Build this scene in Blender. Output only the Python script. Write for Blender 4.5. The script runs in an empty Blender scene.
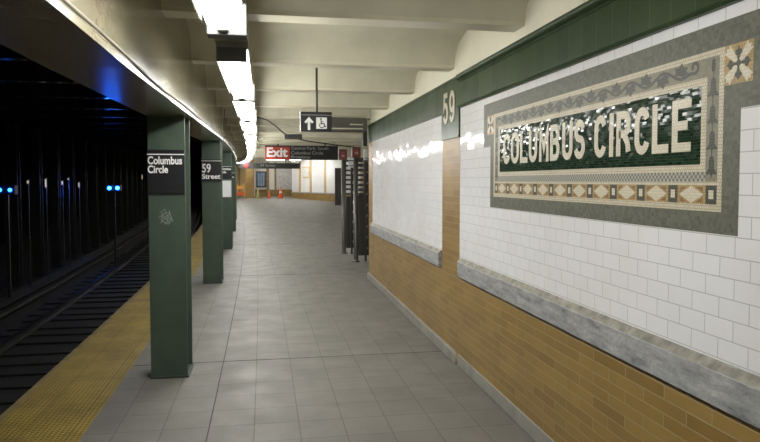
import bpy, bmesh, math, random
from mathutils import Vector, Matrix
random.seed(7)
D = bpy.data
SC = bpy.context.scene
COL = SC.collection
PI = math.pi

# ------------------------------------------------------------------ camera, world, exposure
cam_d = D.cameras.new('camera')
cam = D.objects.new('camera', cam_d)
COL.objects.link(cam)
cam_d.sensor_width = 36.0
cam_d.lens = 640.0 / 760.0 * 36.0
cam_d.shift_y = -11.0 / 760.0
cam_d.clip_end = 300
PITCH = math.radians(2.6)
YAW = math.atan(111.5 * math.cos(PITCH) / 640.0)
cam.location = (0, 0, 1.666)
cam.rotation_euler = (PI / 2 - PITCH, 0, -YAW)
SC.camera = cam

world = D.worlds.new('world')
SC.world = world
world.use_nodes = True
world.node_tree.nodes['Background'].inputs[0].default_value = (0.5, 0.6, 0.8, 1)
world.node_tree.nodes['Background'].inputs[1].default_value = 0.002

SC.view_settings.view_transform = 'Standard'
SC.view_settings.look = 'None'
SC.view_settings.exposure = 0.62
SC.view_settings.gamma = 1.0
SC.view_settings.use_curve_mapping = False
SC.cycles.use_denoising = True
SC.cycles.sample_clamp_indirect = 2.5
SC.cycles.sample_clamp_direct = 14.0
SC.cycles.max_bounces = 8
SC.cycles.diffuse_bounces = 6
SC.cycles.caustics_reflective = False
SC.cycles.caustics_refractive = False

LAMP = 30.0            # fluorescent tubes
FAR_LAMP = 45.0
BLUE_LAMP = 140.0


# the platform bends gently to the left and climbs a little in the distance
def c(Y):
    t = Y - 4.0
    return -0.0058 * t - (0.00097 * t * t if t > 0 else 0.0)


def r(Y):
    return 0.0004 * max(0.0, Y - 8.0) ** 2


# ------------------------------------------------------------------ node helpers
class NT:
    def __init__(self, name):
        self.m = D.materials.new(name)
        self.m.use_nodes = True
        self.t = self.m.node_tree
        self.t.nodes.clear()
        self.out = self.n('ShaderNodeOutputMaterial')
        self.b = self.n('ShaderNodeBsdfPrincipled')
        self.l(self.b.outputs[0], self.out.inputs[0])

    def n(self, k, **kw):
        nd = self.t.nodes.new(k)
        for a, v in kw.items():
            setattr(nd, a, v)
        return nd

    def l(self, a, b):
        self.t.links.new(a, b)

    def set(self, **kw):
        for k, v in kw.items():
            k = {'color': 'Base Color', 'rough': 'Roughness', 'metal': 'Metallic', 'spec': 'Specular IOR Level',
                 'coat': 'Coat Weight', 'coatr': 'Coat Roughness'}[k]
            if k == 'Base Color':
                v = (v[0], v[1], v[2], 1)
            self.b.inputs[k].default_value = v
        return self

    def pos(self):
        return self.n('ShaderNodeNewGeometry').outputs['Position']

    def wallco(self, a='Y', b='Z', oy=0.0, oz=0.0):
        s = self.n('ShaderNodeSeparateXYZ')
        self.l(self.pos(), s.inputs[0])
        k = self.n('ShaderNodeCombineXYZ')
        for i, (ax, o) in enumerate(((a, oy), (b, oz))):
            m = self.n('ShaderNodeMath', operation='ADD')
            self.l(s.outputs[ax], m.inputs[0])
            m.inputs[1].default_value = o
            self.l(m.outputs[0], k.inputs[i])
        return k.outputs[0]

    def brick(self, co, w, h, c1, c2, mo, ms=0.003, off=0.5, smooth=0.1, bias=0.0):
        b = self.n('ShaderNodeTexBrick', offset=off, squash=1.0)
        self.l(co, b.inputs['Vector'])
        for k, v in (('Scale', 1.0), ('Mortar Size', ms), ('Mortar Smooth', smooth), ('Bias', bias), ('Brick Width', w), ('Row Height', h)):
            b.inputs[k].default_value = v
        b.inputs['Color1'].default_value = (*c1, 1)
        b.inputs['Color2'].default_value = (*c2, 1)
        b.inputs['Mortar'].default_value = (*mo, 1)
        return b

    def noise(self, scale, co=None, detail=3.0, rough=0.55):
        nz = self.n('ShaderNodeTexNoise')
        nz.inputs['Scale'].default_value = scale
        nz.inputs['Detail'].default_value = detail
        nz.inputs['Roughness'].default_value = rough
        self.l(co if co is not None else self.pos(), nz.inputs['Vector'])
        return nz.outputs['Fac']

    def ramp(self, fac, stops):
        rp = self.n('ShaderNodeValToRGB')
        e = rp.color_ramp.elements
        while len(e) < len(stops):
            e.new(0.5)
        for i, (p, col) in enumerate(stops):
            e[i].position = p
            e[i].color = (*col, 1) if len(col) == 3 else col
        self.l(fac, rp.inputs[0])
        return rp.outputs[0]

    def mix(self, fac, a, b, mode='MIX'):
        mx = self.n('ShaderNodeMix', data_type='RGBA', blend_type=mode)
        for sock, v in ((mx.inputs[0], fac), (mx.inputs[6], a), (mx.inputs[7], b)):
            if isinstance(v, (int, float)):
                sock.default_value = v
            elif isinstance(v, tuple):
                sock.default_value = (*v, 1)
            else:
                self.l(v, sock)
        return mx.outputs[2]

    def bump(self, h, strength=0.3, dist=0.01, normal=None):
        bp = self.n('ShaderNodeBump')
        bp.inputs['Strength'].default_value = strength
        bp.inputs['Distance'].default_value = dist
        self.l(h, bp.inputs['Height'])
        if normal is not None:
            self.l(normal, bp.inputs['Normal'])
        self.l(bp.outputs[0], self.b.inputs['Normal'])
        return bp.outputs[0]

    def tilt(self, co, w, h, off, amount):
        """a small random tilt of the normal for every tile"""
        a = self.brick(co, w, h, (0, 0, 0), (1, 1, 1), (.5, .5, .5), 0.0, off)
        sh = self.n('ShaderNodeVectorMath', operation='ADD')
        self.l(co, sh.inputs[0])
        sh.inputs[1].default_value = (w * 64, h * 46, 0)
        b = self.brick(sh.outputs[0], w, h, (0, 0, 0), (1, 1, 1), (.5, .5, .5), 0.0, off)
        k = self.n('ShaderNodeCombineXYZ')
        self.l(a.outputs['Color'], k.inputs[1])
        self.l(b.outputs['Color'], k.inputs[2])
        k.inputs[0].default_value = 0.5
        s = self.n('ShaderNodeVectorMath', operation='SUBTRACT')
        self.l(k.outputs[0], s.inputs[0])
        s.inputs[1].default_value = (.5, .5, .5)
        sc = self.n('ShaderNodeVectorMath', operation='SCALE')
        self.l(s.outputs[0], sc.inputs[0])
        sc.inputs['Scale'].default_value = amount
        g = self.n('ShaderNodeNewGeometry')
        ad = self.n('ShaderNodeVectorMath', operation='ADD')
        self.l(g.outputs['Normal'], ad.inputs[0])
        self.l(sc.outputs[0], ad.inputs[1])
        nm = self.n('ShaderNodeVectorMath', operation='NORMALIZE')
        self.l(ad.outputs[0], nm.inputs[0])
        return nm.outputs[0]


def plain(name, col, rough=0.5, metal=0.0, var=0.12, scale=6.0, bump=0.0, spec=0.5):
    t = NT(name).set(rough=rough, metal=metal, spec=spec)
    f = t.noise(scale)
    lo = tuple(v * (1 - var) for v in col)
    hi = tuple(min(1, v * (1 + var)) for v in col)
    t.l(t.ramp(f, [(.3, lo), (.7, hi)]), t.b.inputs['Base Color'])
    if bump:
        t.bump(t.noise(scale * 12), bump, 0.003)
    return t.m


def glow(name, col, strength):
    t = NT(name).set(color=(.8, .8, .8))
    t.b.inputs['Emission Color'].default_value = (*col, 1)
    t.b.inputs['Emission Strength'].default_value = strength
    return t.m


M = {}
# --- wall tile: white glazed, 3 x 6 inch running bond
def white_tile(name, col, oy, oz, w=.156, h=.0778):
    t = NT(name).set(rough=.12, spec=.2)
    co = t.wallco('Y', 'Z', oy, oz)
    b = t.brick(co, w, h, tuple(v * .97 for v in col), col, tuple(v * .56 for v in col), .0022, .5, .3)
    dirt = t.ramp(t.noise(1.6), [(.3, (.93, .92, .90)), (.7, (1, 1, 1))])
    t.l(t.mix(1.0, b.outputs['Color'], dirt, 'MULTIPLY'), t.b.inputs['Base Color'])
    rr = t.ramp(b.outputs['Fac'], [(0, (.07,) * 3), (1, (.7,) * 3)])
    t.l(rr, t.b.inputs['Roughness'])
    nrm = t.tilt(co, w, h, .5, .04)
    inv = t.n('ShaderNodeMath', operation='SUBTRACT')
    inv.inputs[0].default_value = 1.0
    t.l(b.outputs['Fac'], inv.inputs[1])
    wav = t.n('ShaderNodeMath', operation='MULTIPLY_ADD')
    t.l(t.noise(9.0, detail=1.0), wav.inputs[0])
    wav.inputs[1].default_value = .7
    t.l(inv.outputs[0], wav.inputs[2])
    t.bump(wav.outputs[0], .35, .0035, nrm)
    return t.m


M['tile'] = white_tile('white_wall_tile', (.74, .745, .755), -2.0, -2.315 + .0778 * 30)
M['tile_far'] = white_tile('far_white_tile', (.74, .74, .74), 0, 0)


def brick_mat(name, a='Y'):
    t = NT(name).set(rough=.42)
    co = t.wallco(a, 'Z', .11, -.102)
    b = t.brick(co, .305, .062, (.215, .130, .034), (.295, .192, .055), (.30, .235, .13), .0032, .5, .2)
    vary = t.ramp(t.noise(2.2, detail=5), [(.25, (.86, .84, .8)), (.75, (1.08, 1.06, 1.0))])
    t.l(t.mix(1.0, b.outputs['Color'], vary, 'MULTIPLY'), t.b.inputs['Base Color'])
    inv = t.n('ShaderNodeMath', operation='SUBTRACT')
    inv.inputs[0].default_value = 1.0
    t.l(b.outputs['Fac'], inv.inputs[1])
    t.bump(inv.outputs[0], .4, .003)
    return t.m


M['brick'] = brick_mat('tan_roman_brick')
M['brick_x'] = brick_mat('tan_roman_brick_across', 'X')


def green_tile():
    t = NT('dark_green_glazed_tile').set(rough=.32, spec=.12)
    co = t.wallco('Y', 'Z', .02, 3.0)
    b = t.brick(co, .155, 20.0, (.023, .042, .018), (.032, .055, .024), (.075, .095, .06), .0018, 0, .2)
    vary = t.ramp(t.noise(7, detail=5), [(.25, (.75, .78, .75)), (.75, (1.25, 1.25, 1.2))])
    t.l(t.mix(1.0, b.outputs['Color'], vary, 'MULTIPLY'), t.b.inputs['Base Color'])
    t.l(t.tilt(co, .155, 20.0, 0, .03), t.b.inputs['Normal'])
    return t.m


M['green_tile'] = green_tile()


def marble():
    t = NT('grey_veined_marble').set(rough=.42)
    mp = t.n('ShaderNodeMapping')
    t.l(t.pos(), mp.inputs[0])
    mp.inputs['Rotation'].default_value = (.7, .1, .2)
    mp.inputs['Scale'].default_value = (4, 2.2, 9)
    f = t.noise(2.6, mp.outputs[0], 8, .68)
    col = t.ramp(f, [(.30, (.11, .115, .118)), (.43, (.24, .247, .25)), (.55, (.325, .33, .328)), (.68, (.44, .435, .415))])
    t.l(col, t.b.inputs['Base Color'])
    t.bump(t.noise(28, detail=6), .6, .008)
    return t.m


M['marble'] = marble()
M['marble_top'] = plain('weathered_marble_top', (.24, .23, .195), .75, var=.35, scale=16, bump=.8)


def floor_tile():
    t = NT('grey_platform_tile').set(rough=.5, spec=.3)
    uv = t.n('ShaderNodeUVMap', uv_map='UVMap').outputs[0]
    b = t.brick(uv, .302, .305, (.142, .137, .122), (.158, .152, .135), (.088, .082, .07), .0042, 0, .3)
    light = t.ramp(t.noise(1.1, detail=2), [(.35, (0, 0, 0)), (.75, (1, 1, 1))])
    stain = t.ramp(t.noise(1.0, detail=8, rough=.68), [(.28, (.80, .79, .77)), (.5, (1, 1, 1)), (.8, (1.07, 1.06, 1.03))])
    fine = t.ramp(t.noise(60, detail=4), [(.3, (.94, .94, .94)), (.7, (1.05, 1.05, 1.05))])
    base = t.mix(1.0, b.outputs['Color'], stain, 'MULTIPLY')
    t.l(t.mix(1.0, base, fine, 'MULTIPLY'), t.b.inputs['Base Color'])
    t.l(t.ramp(t.noise(3.5, detail=5), [(.3, (.45,) * 3), (.7, (.62,) * 3)]), t.b.inputs['Roughness'])
    inv = t.n('ShaderNodeMath', operation='SUBTRACT')
    inv.inputs[0].default_value = 1.0
    t.l(b.outputs['Fac'], inv.inputs[1])
    t.bump(inv.outputs[0], .25, .003)
    return t.m


M['floor'] = floor_tile()


def tactile():
    t = NT('yellow_tactile_paving').set(rough=.6)
    uv = t.n('ShaderNodeUVMap', uv_map='UVMap').outputs[0]
    # truncated domes on a grid
    s = t.n('ShaderNodeVectorMath', operation='SCALE')
    t.l(uv, s.inputs[0])
    s.inputs['Scale'].default_value = 1 / .032
    fr = t.n('ShaderNodeVectorMath', operation='FRACTION')
    t.l(s.outputs[0], fr.inputs[0])
    sb = t.n('ShaderNodeVectorMath', operation='SUBTRACT')
    t.l(fr.outputs[0], sb.inputs[0])
    sb.inputs[1].default_value = (.5, .5, 0)
    ln = t.n('ShaderNodeVectorMath', operation='LENGTH')
    t.l(sb.outputs[0], ln.inputs[0])
    dome = t.ramp(ln.outputs['Value'], [(.22, (1, 1, 1)), (.40, (0, 0, 0))])
    b = t.brick(uv, .305, .61, (1, 1, 1), (1, 1, 1), (.45, .42, .35), .004, 0, .3)
    dirt = t.ramp(t.noise(2.5, detail=8, rough=.7), [(.3, (.115, .080, .012)), (.5, (.19, .137, .020)), (.72, (.26, .195, .04))])
    worn = t.mix(dome, dirt, t.mix(1.0, dirt, (1.16, 1.12, 1.05), 'MULTIPLY'))
    t.l(t.mix(1.0, worn, b.outputs['Color'], 'MULTIPLY'), t.b.inputs['Base Color'])
    t.bump(dome, .8, .006)
    return t.m


M['tactile'] = tactile()


def tesserae(name, col, var, w, h, mo, rough=.3, tilt=.03, off=.5):
    t = NT(name).set(rough=rough, spec=.08 if rough < .12 else .2)
    co = t.wallco('Y', 'Z', .003, .004)
    lo = tuple(v * (1 - var) for v in col)
    hi = tuple(min(1, v * (1 + var)) for v in col)
    b = t.brick(co, w, h, lo, hi, mo, .0011, off, .1)
    t.l(b.outputs['Color'], t.b.inputs['Base Color'])
    if tilt:
        t.l(t.tilt(co, w, h, off, tilt), t.b.inputs['Normal'])
    return t.m


M['t_grey'] = tesserae('olive_grey_tesserae', (.112, .116, .088), .2, .017, .017, (.115, .118, .095), .45)
M['t_vinebg'] = tesserae('light_grey_tesserae', (.20, .188, .135), .10, .012, .012, (.2, .19, .15), .45)
M['t_cream'] = tesserae('cream_tesserae', (.54, .485, .36), .08, .013, .013, (.26, .235, .18), .4)
M['t_letter'] = tesserae('letter_cream_tesserae', (.58, .53, .41), .06, .013, .013, (.42, .385, .30), .35)
M['t_green'] = tesserae('dark_green_glass_tesserae', (.014, .032, .017), .5, .030, .0125, (.05, .06, .045), .10, .12)
M['t_dark'] = tesserae('dark_grey_tesserae', (.044, .049, .036), .14, .012, .012, (.1, .1, .085), .4)
M['t_tan'] = tesserae('ochre_tesserae', (.36, .25, .10), .15, .013, .013, (.25, .19, .1), .4)
M['t_rust'] = tesserae('rust_tesserae', (.24, .125, .05), .15, .012, .012, (.2, .13, .07), .4)


def checker():
    t = NT('chequer_tesserae').set(rough=.4)
    co = t.wallco('Y', 'Z', 10.0, -1.663)
    ck = t.n('ShaderNodeTexChecker')
    t.l(co, ck.inputs[0])
    ck.inputs['Scale'].default_value = 1 / .013
    ck.inputs[1].default_value = (.105, .115, .10, 1)
    ck.inputs[2].default_value = (.33, .31, .25, 1)
    t.l(ck.outputs[0], t.b.inputs['Base Color'])
    return t.m


M['t_check'] = checker()

M['plaster'] = plain('cream_plaster', (.66, .63, .50), .55, var=.06, scale=2.5, bump=.15)
M['ceiling'] = plain('cream_ceiling_paint', (.60, .575, .445), .5, var=.08, scale=3, bump=.1)
M['beam'] = plain('glossy_cream_beam_paint', (.68, .64, .50), .28, var=.06, scale=3)


def girder_paint():
    t = NT('glossy_girder_paint').set(rough=.3, spec=.6, coat=.6, coatr=.2)
    f = t.noise(5, detail=6)
    t.l(t.ramp(f, [(.3, (.25, .225, .15)), (.7, (.30, .27, .185))]), t.b.inputs['Base Color'])
    t.l(t.ramp(t.noise(2.5, detail=4), [(.3, (.17,) * 3), (.7, (.25,) * 3)]), t.b.inputs['Roughness'])
    t.bump(t.noise(14, detail=3), .12, .006)
    return t.m


M['girder'] = girder_paint()
M['column'] = plain('dark_green_column_paint', (.050, .076, .053), .42, var=.12, scale=5, bump=.25)
M['column_base'] = plain('grimy_column_base', (.028, .042, .03), .55, var=.25, scale=9)
M['concrete'] = plain('grey_concrete', (.245, .235, .205), .7, var=.16, scale=5, bump=.3)
M['joint'] = plain('dark_joint_sealant', (.045, .04, .035), .8)
M['edge'] = plain('worn_edge_board', (.16, .12, .045), .7, var=.3, scale=7)
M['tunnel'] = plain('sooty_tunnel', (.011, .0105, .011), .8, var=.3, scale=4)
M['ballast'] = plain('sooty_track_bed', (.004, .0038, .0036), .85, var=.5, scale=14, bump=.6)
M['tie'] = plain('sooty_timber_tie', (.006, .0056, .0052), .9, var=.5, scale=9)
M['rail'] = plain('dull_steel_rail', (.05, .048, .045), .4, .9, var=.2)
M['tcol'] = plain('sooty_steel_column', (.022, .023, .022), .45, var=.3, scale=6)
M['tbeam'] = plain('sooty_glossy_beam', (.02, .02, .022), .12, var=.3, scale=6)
M['sign_black'] = plain('black_sign_enamel', (.010, .011, .012), .35, var=.1)
M['white'] = plain('white_sign_lettering', (.80, .80, .79), .4, var=.02)
M['grey_text'] = plain('grey_sign_lettering', (.33, .33, .33), .5, var=.02)
M['red'] = plain('red_sign_enamel', (.40, .045, .018), .4, var=.05)
M['notice'] = plain('white_notice_paper', (.66, .68, .68), .5, var=.03)
M['bracket'] = plain('grey_fixture_bracket', (.075, .075, .072), .6, .0)
M['steel'] = plain('galvanised_steel', (.42, .42, .41), .4, .4, var=.1)
M['fixture'] = plain('dull_enamelled_fixture', (.22, .215, .19), .35, var=.05)
M['raceway'] = plain('painted_raceway', (.24, .225, .18), .45, var=.1)
M['dark_metal'] = plain('dark_grey_metal', (.05, .05, .047), .4, .3, var=.15)
M['gate'] = plain('dark_bronze_metal', (.052, .049, .043), .4, .4, var=.15)
M['post'] = plain('brushed_dark_steel', (.085, .082, .072), .4, .4, var=.1)
M['duct'] = plain('grey_grille_housing', (.10, .098, .085), .5, .1, var=.1)
M['alarm_face'] = plain('dull_red_plate', (.26, .055, .04), .5, var=.3, scale=15)
M['alarm'] = plain('dull_maroon_box', (.105, .042, .034), .5, var=.3, scale=15)
M['cable'] = plain('black_cable', (.025, .024, .02), .5)
M['cable_girder'] = plain('grimy_conduit', (.16, .14, .10), .5)
M['orange'] = plain('orange_plastic', (.75, .13, .035), .5, var=.05)
M['cone_olive'] = plain('dusty_olive_cone', (.38, .34, .15), .6)
M['barrier'] = plain('orange_yellow_barrier', (.72, .33, .05), .5, var=.1)
M['scratch'] = plain('scratched_paint', (.24, .26, .23), .6)
M['poster_blue'] = plain('blue_poster', (.13, .22, .36), .4, var=.5, scale=3)
M['poster_pic'] = plain('pale_picture', (.5, .5, .46), .5, var=.25, scale=8)
M['tan'] = plain('tan_tile_strip', (.46, .33, .15), .45, var=.1)
M['brown'] = plain('brown_panel', (.24, .16, .075), .5, var=.15)
M['pale'] = plain('pale_panel', (.66, .63, .55), .35, var=.08)
M['glassgrey'] = plain('grey_glazed_panel', (.50, .49, .46), .25, var=.2, scale=7)
M['tube'] = glow('fluorescent_glow', (1.0, .985, .94), LAMP)
M['tube_far'] = glow('far_fluorescent_glow', (1.0, .985, .94), FAR_LAMP)
M['blue'] = glow('blue_signal_glow', (.008, .12, 1.0), BLUE_LAMP)
M['blue_dim'] = glow('dim_blue_signal_glow', (.01, .13, 1.0), 9.0)
M['warm'] = glow('tunnel_bulb_glow', (1.0, .82, .62), .35)
M['redlamp'] = plain('red_disc_enamel', (.30, .015, .015), .4)


# ------------------------------------------------------------------ mesh helpers
class MB:
    def __init__(self):
        self.v = []
        self.f = []
        self.uv = {}

    def add(self, vs, fs):
        k = len(self.v)
        self.v += [tuple(p) for p in vs]
        self.f += [tuple(k + i for i in q) for q in fs]
        return self

    def box(self, x0, x1, y0, y1, z0, z1):
        return self.add([(x0, y0, z0), (x1, y0, z0), (x1, y1, z0), (x0, y1, z0), (x0, y0, z1), (x1, y0, z1), (x1, y1, z1), (x0, y1, z1)],
                        [(0, 3, 2, 1), (4, 5, 6, 7), (0, 1, 5, 4), (1, 2, 6, 5), (2, 3, 7, 6), (3, 0, 4, 7)])

    def prism(self, pts, fn, caps=True):
        """pts: 2-D outline; fn(p, k) -> 3-D point for k = 0 (back) and 1 (front)"""
        n = len(pts)
        vs = [fn(p, 0) for p in pts] + [fn(p, 1) for p in pts]
        fs = [(i, (i + 1) % n, n + (i + 1) % n, n + i) for i in range(n)]
        if caps:
            fs += [tuple(range(n))[::-1], tuple(range(n, 2 * n))]
        return self.add(vs, fs)

    def sweep(self, prof, stations, closed=True, caps=True):
        """prof: outline; stations: list of functions (p)->3-D"""
        n = len(prof)
        vs = []
        for st in stations:
            vs += [st(p) for p in prof]
        fs = []
        m = n if closed else n - 1
        for s in range(len(stations) - 1):
            for i in range(m):
                j = (i + 1) % n
                fs.append((s * n + i, s * n + j, (s + 1) * n + j, (s + 1) * n + i))
        if caps and closed:
            fs += [tuple(range(n))[::-1], tuple(range((len(stations) - 1) * n, len(stations) * n))]
        return self.add(vs, fs)

    def tube(self, pts, rad, n=8):
        pts = [Vector(p) for p in pts]
        rings = []
        for i, p in enumerate(pts):
            d = (pts[min(i + 1, len(pts) - 1)] - pts[max(i - 1, 0)]).normalized()
            a = d.cross(Vector((0, 0, 1)))
            if a.length < 1e-3:
                a = d.cross(Vector((1, 0, 0)))
            a.normalize()
            b = a.cross(d).normalized()
            rings.append([p + a * math.cos(t) * rad + b * math.sin(t) * rad for t in (2 * PI * k / n for k in range(n))])
        vs = [q for R in rings for q in R]
        fs = []
        for s in range(len(rings) - 1):
            for i in range(n):
                j = (i + 1) % n
                fs.append((s * n + i, s * n + j, (s + 1) * n + j, (s + 1) * n + i))
        fs += [tuple(range(n))[::-1], tuple(range((len(rings) - 1) * n, len(rings) * n))]
        return self.add(vs, fs)

    def lathe(self, prof, cx, cy, n=16):
        vs = []
        for rad, z in prof:
            vs += [(cx + rad * math.cos(2 * PI * k / n), cy + rad * math.sin(2 * PI * k / n), z) for k in range(n)]
        fs = []
        for s in range(len(prof) - 1):
            for i in range(n):
                j = (i + 1) % n
                fs.append((s * n + i, s * n + j, (s + 1) * n + j, (s + 1) * n + i))
        fs += [tuple(range(n))[::-1], tuple(range((len(prof) - 1) * n, len(prof) * n))]
        return self.add(vs, fs)

    def shift(self, dx, dy, dz):
        self.v = [(x + dx, y + dy, z + dz) for x, y, z in self.v]
        return self

    def build(self, name, mat, parent=None, smooth=False, bevel=0.0, uvf=None, at=None):
        me = D.meshes.new(name)
        me.from_pydata(self.v, [], self.f)
        bm = bmesh.new()
        bm.from_mesh(me)
        bmesh.ops.recalc_face_normals(bm, faces=bm.faces)
        if uvf:
            L = bm.loops.layers.uv.new('UVMap')
            for f in bm.faces:
                for lp in f.loops:
                    lp[L].uv = uvf(lp.vert.co)
        if smooth:
            for f in bm.faces:
                f.smooth = True
        bm.to_mesh(me)
        bm.free()
        me.materials.append(mat)
        o = D.objects.new(name, me)
        COL.objects.link(o)
        if parent is not None:
            o.parent = parent
        if at:
            o.location = at
        if bevel:
            b = o.modifiers.new('bevel', 'BEVEL')
            b.width = bevel
            b.segments = 2
            b.limit_method = 'ANGLE'
        return o


def tag(o, label, cat, group=None):
    o['label'] = label
    o['category'] = cat
    if group:
        o['group'] = group
    return o


def thing(name, label, cat, loc=(0, 0, 0), rz=0.0, group=None):
    o = D.objects.new(name, None)
    COL.objects.link(o)
    o.location = loc
    o.rotation_euler = (0, 0, rz)
    o.empty_display_size = .1
    return tag(o, label, cat, group)


def struct(o, name=None):
    o['kind'] = 'structure'
    return o


def dup(root, loc, rz=0.0, label=None):
    q = root.copy()
    COL.objects.link(q)
    q.location = loc
    q.rotation_euler = (0, 0, rz)
    if label:
        q['label'] = label
    for ch in list(root.children):
        k = ch.copy()
        COL.objects.link(k)
        k.parent = q
        for g in list(ch.children):
            s = g.copy()
            COL.objects.link(s)
            s.parent = k
    return q


def text_part(name, body, x0, x1, z0, z1, y, mat, parent, bold=.02, thick=.004):
    """lettering facing -Y, fitted to the box x0..x1, z0..z1, in the parent's frame"""
    cu = D.curves.new(name, 'FONT')
    cu.body = body
    cu.offset = bold
    cu.resolution_u = 4
    to = D.objects.new(name, cu)
    COL.objects.link(to)
    bpy.context.view_layer.update()
    dg = bpy.context.evaluated_depsgraph_get()
    me = D.meshes.new_from_object(to.evaluated_get(dg))
    D.objects.remove(to)
    xs = [v.co.x for v in me.vertices]
    ys = [v.co.y for v in me.vertices]
    ax, bx, ay, by = min(xs), max(xs), min(ys), max(ys)
    bm = bmesh.new()
    bm.from_mesh(me)
    for v in bm.verts:
        u = (v.co.x - ax) / (bx - ax)
        w = (v.co.y - ay) / (by - ay)
        v.co = (x0 + u * (x1 - x0), y, z0 + w * (z1 - z0))
    ret = bmesh.ops.extrude_face_region(bm, geom=list(bm.faces))
    for e in ret['geom']:
        if isinstance(e, bmesh.types.BMVert):
            e.co.y -= thick
    bmesh.ops.recalc_face_normals(bm, faces=bm.faces)
    for f in bm.faces:
        f.smooth = False
    bm.to_mesh(me)
    bm.free()
    me.materials.clear()
    me.materials.append(mat)
    o = D.objects.new(name, me)
    COL.objects.link(o)
    o.parent = parent
    return o


# ---- block lettering drawn with strokes (unit box, y up)
def arc(cx, cy, rx, ry, a0, a1, n=10):
    return [(cx + rx * math.cos(math.radians(a0 + (a1 - a0) * i / n)), cy + ry * math.sin(math.radians(a0 + (a1 - a0) * i / n))) for i in range(n + 1)]


GLYPH = {
    'C': [arc(.5, .72, .5, .28, 15, 180, 9) + arc(.5, .28, .5, .28, 180, 345, 9)],
    'O': [arc(.5, .72, .5, .28, 0, 180, 12) + arc(.5, .28, .5, .28, 180, 360, 12) + [(1, .72)]],
    'L': [[(0, 1), (0, 0), (1, 0)]],
    'U': [[(0, 1), (0, .3)] + arc(.5, .28, .5, .28, 180, 360, 12) + [(1, .3), (1, 1)]],
    'M': [[(0, 0), (0, 1), (.5, .35), (1, 1), (1, 0)]],
    'B': [[(0, 0), (0, 1), (.55, 1)] + arc(.6, .77, .38, .23, 90, -90, 8) + [(.05, .54)],
          [(0, 0), (.55, 0)] + arc(.6, .27, .42, .27, -90, 90, 8)],
    'S': [arc(.5, .75, .46, .25, 15, 235, 9) + arc(.5, .26, .5, .26, 60, -165, 9)],
    'I': [[(.5, 0), (.5, 1)]],
    'R': [[(0, 0), (0, 1), (.5, 1)] + arc(.55, .745, .43, .255, 90, -90, 8) + [(.05, .49)], [(.5, .49), (.9, .26), (1, 0)]],
    'E': [[(1, 1), (0, 1), (0, 0), (1, 0)], [(0, .5), (.75, .5)]],
    '5': [[(.95, 1), (.12, 1), (.05, .52)] + arc(.48, .32, .47, .32, 120, -160, 12)],
    '9': [arc(.5, .68, .48, .32, 0, 360, 16), [(.98, .68)] + arc(.5, .34, .48, .34, 0, -150, 10)],
}


def ribbon(mb, pts, w, fn):
    """a flat band of width w along pts, mitred; fn(p, k) -> 3-D"""
    n = len(pts)
    L, R = [], []
    closed = n > 3 and (Vector(pts[0]) - Vector(pts[-1])).length < 1e-6
    for i in range(n):
        p = Vector(pts[i])
        a = Vector(pts[i - 1]) if i > 0 else (Vector(pts[-2]) if closed else None)
        b = Vector(pts[i + 1]) if i < n - 1 else (Vector(pts[1]) if closed else None)
        d1 = (p - a).normalized() if a is not None else None
        d2 = (b - p).normalized() if b is not None else None
        if d1 is None:
            d1 = d2
        if d2 is None:
            d2 = d1
        n1 = Vector((-d1.y, d1.x))
        n2 = Vector((-d2.y, d2.x))
        m = n1 + n2
        if m.length < .3:
            m = n1
        m.normalize()
        s = min(2.2, 1 / max(.35, m.dot(n1)))
        L.append(p + m * (w / 2 * s))
        R.append(p - m * (w / 2 * s))
    vs = [fn(p, k) for k in (0, 1) for side in (L, R) for p in side]
    fs = []
    for i in range(n - 1):
        fs += [(2 * n + i, 2 * n + i + 1, 3 * n + i + 1, 3 * n + i), (i, n + i, n + i + 1, i + 1),
               (i, i + 1, 2 * n + i + 1, 2 * n + i), (n + i, 3 * n + i, 3 * n + i + 1, n + i + 1)]
    fs += [(0, 2 * n, 3 * n, n), (n - 1, 2 * n - 1, 4 * n - 1, 3 * n - 1)]
    mb.add(vs, fs)


def glyph(mb, ch, Ya, Yb, z0, z1, sw, fn):
    """a letter on the right wall from Ya (left edge) to Yb, strokes of width sw"""
    h = sw / 2
    for si, st in enumerate(GLYPH[ch]):
        base = fn
        fs = (lambda p, k: (base(p, k)[0] - .0004 * si, base(p, k)[1], base(p, k)[2])) if si else base
        pts = []
        for (x, y) in st:
            if ch == 'I':
                Y = (Ya + Yb) / 2
            else:
                Y = (Ya - h) + x * ((Yb + h) - (Ya - h))
            pts.append((-Y, z0 + h + y * (z1 - z0 - 2 * h)))
        if ch == 'I' or True:
            # run open ends out to the cap line
            def ext(p, q):
                if abs(p[0] - q[0]) < 1e-6:
                    if abs(p[1] - (z1 - h)) < 1e-6:
                        return (p[0], z1)
                    if abs(p[1] - (z0 + h)) < 1e-6:
                        return (p[0], z0)
                if ch in 'LE' and abs(p[1] - q[1]) < 1e-6:
                    return (p[0] + (h if p[0] > q[0] else -h), p[1])
                return p
            pts[0] = ext(pts[0], pts[1])
            pts[-1] = ext(pts[-1], pts[-2])
        ribbon(mb, pts, sw, fs)


def on_wall(x0, x1):
    x0, x1 = thin(x0), thin(x1)
    """2-D point (-Y, z) -> a point on the right wall, back at x0, front at x1"""
    return lambda p, k: ((x1 if k else x0), -p[0], p[1])


def thin(x):
    """inlaid mosaic: its layers stand only a fraction of a millimetre proud"""
    return W + .002 + (x - W - .002) * .22 if x > W - .0085 else x


def wall_rect(mb, Ya, Yb, z0, z1, x0, x1):
    x0, x1 = thin(x0), thin(x1)
    return mb.box(x1, x0, min(Ya, Yb), max(Ya, Yb), z0, z1)


# ------------------------------------------------------------------ the setting
W = 1.68                # the tiled wall stands at x = W
Y0 = -9.0               # how far the station runs behind the camera
YE = 10.76              # where the tiled wall ends
YF = 46.5               # the far end

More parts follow.
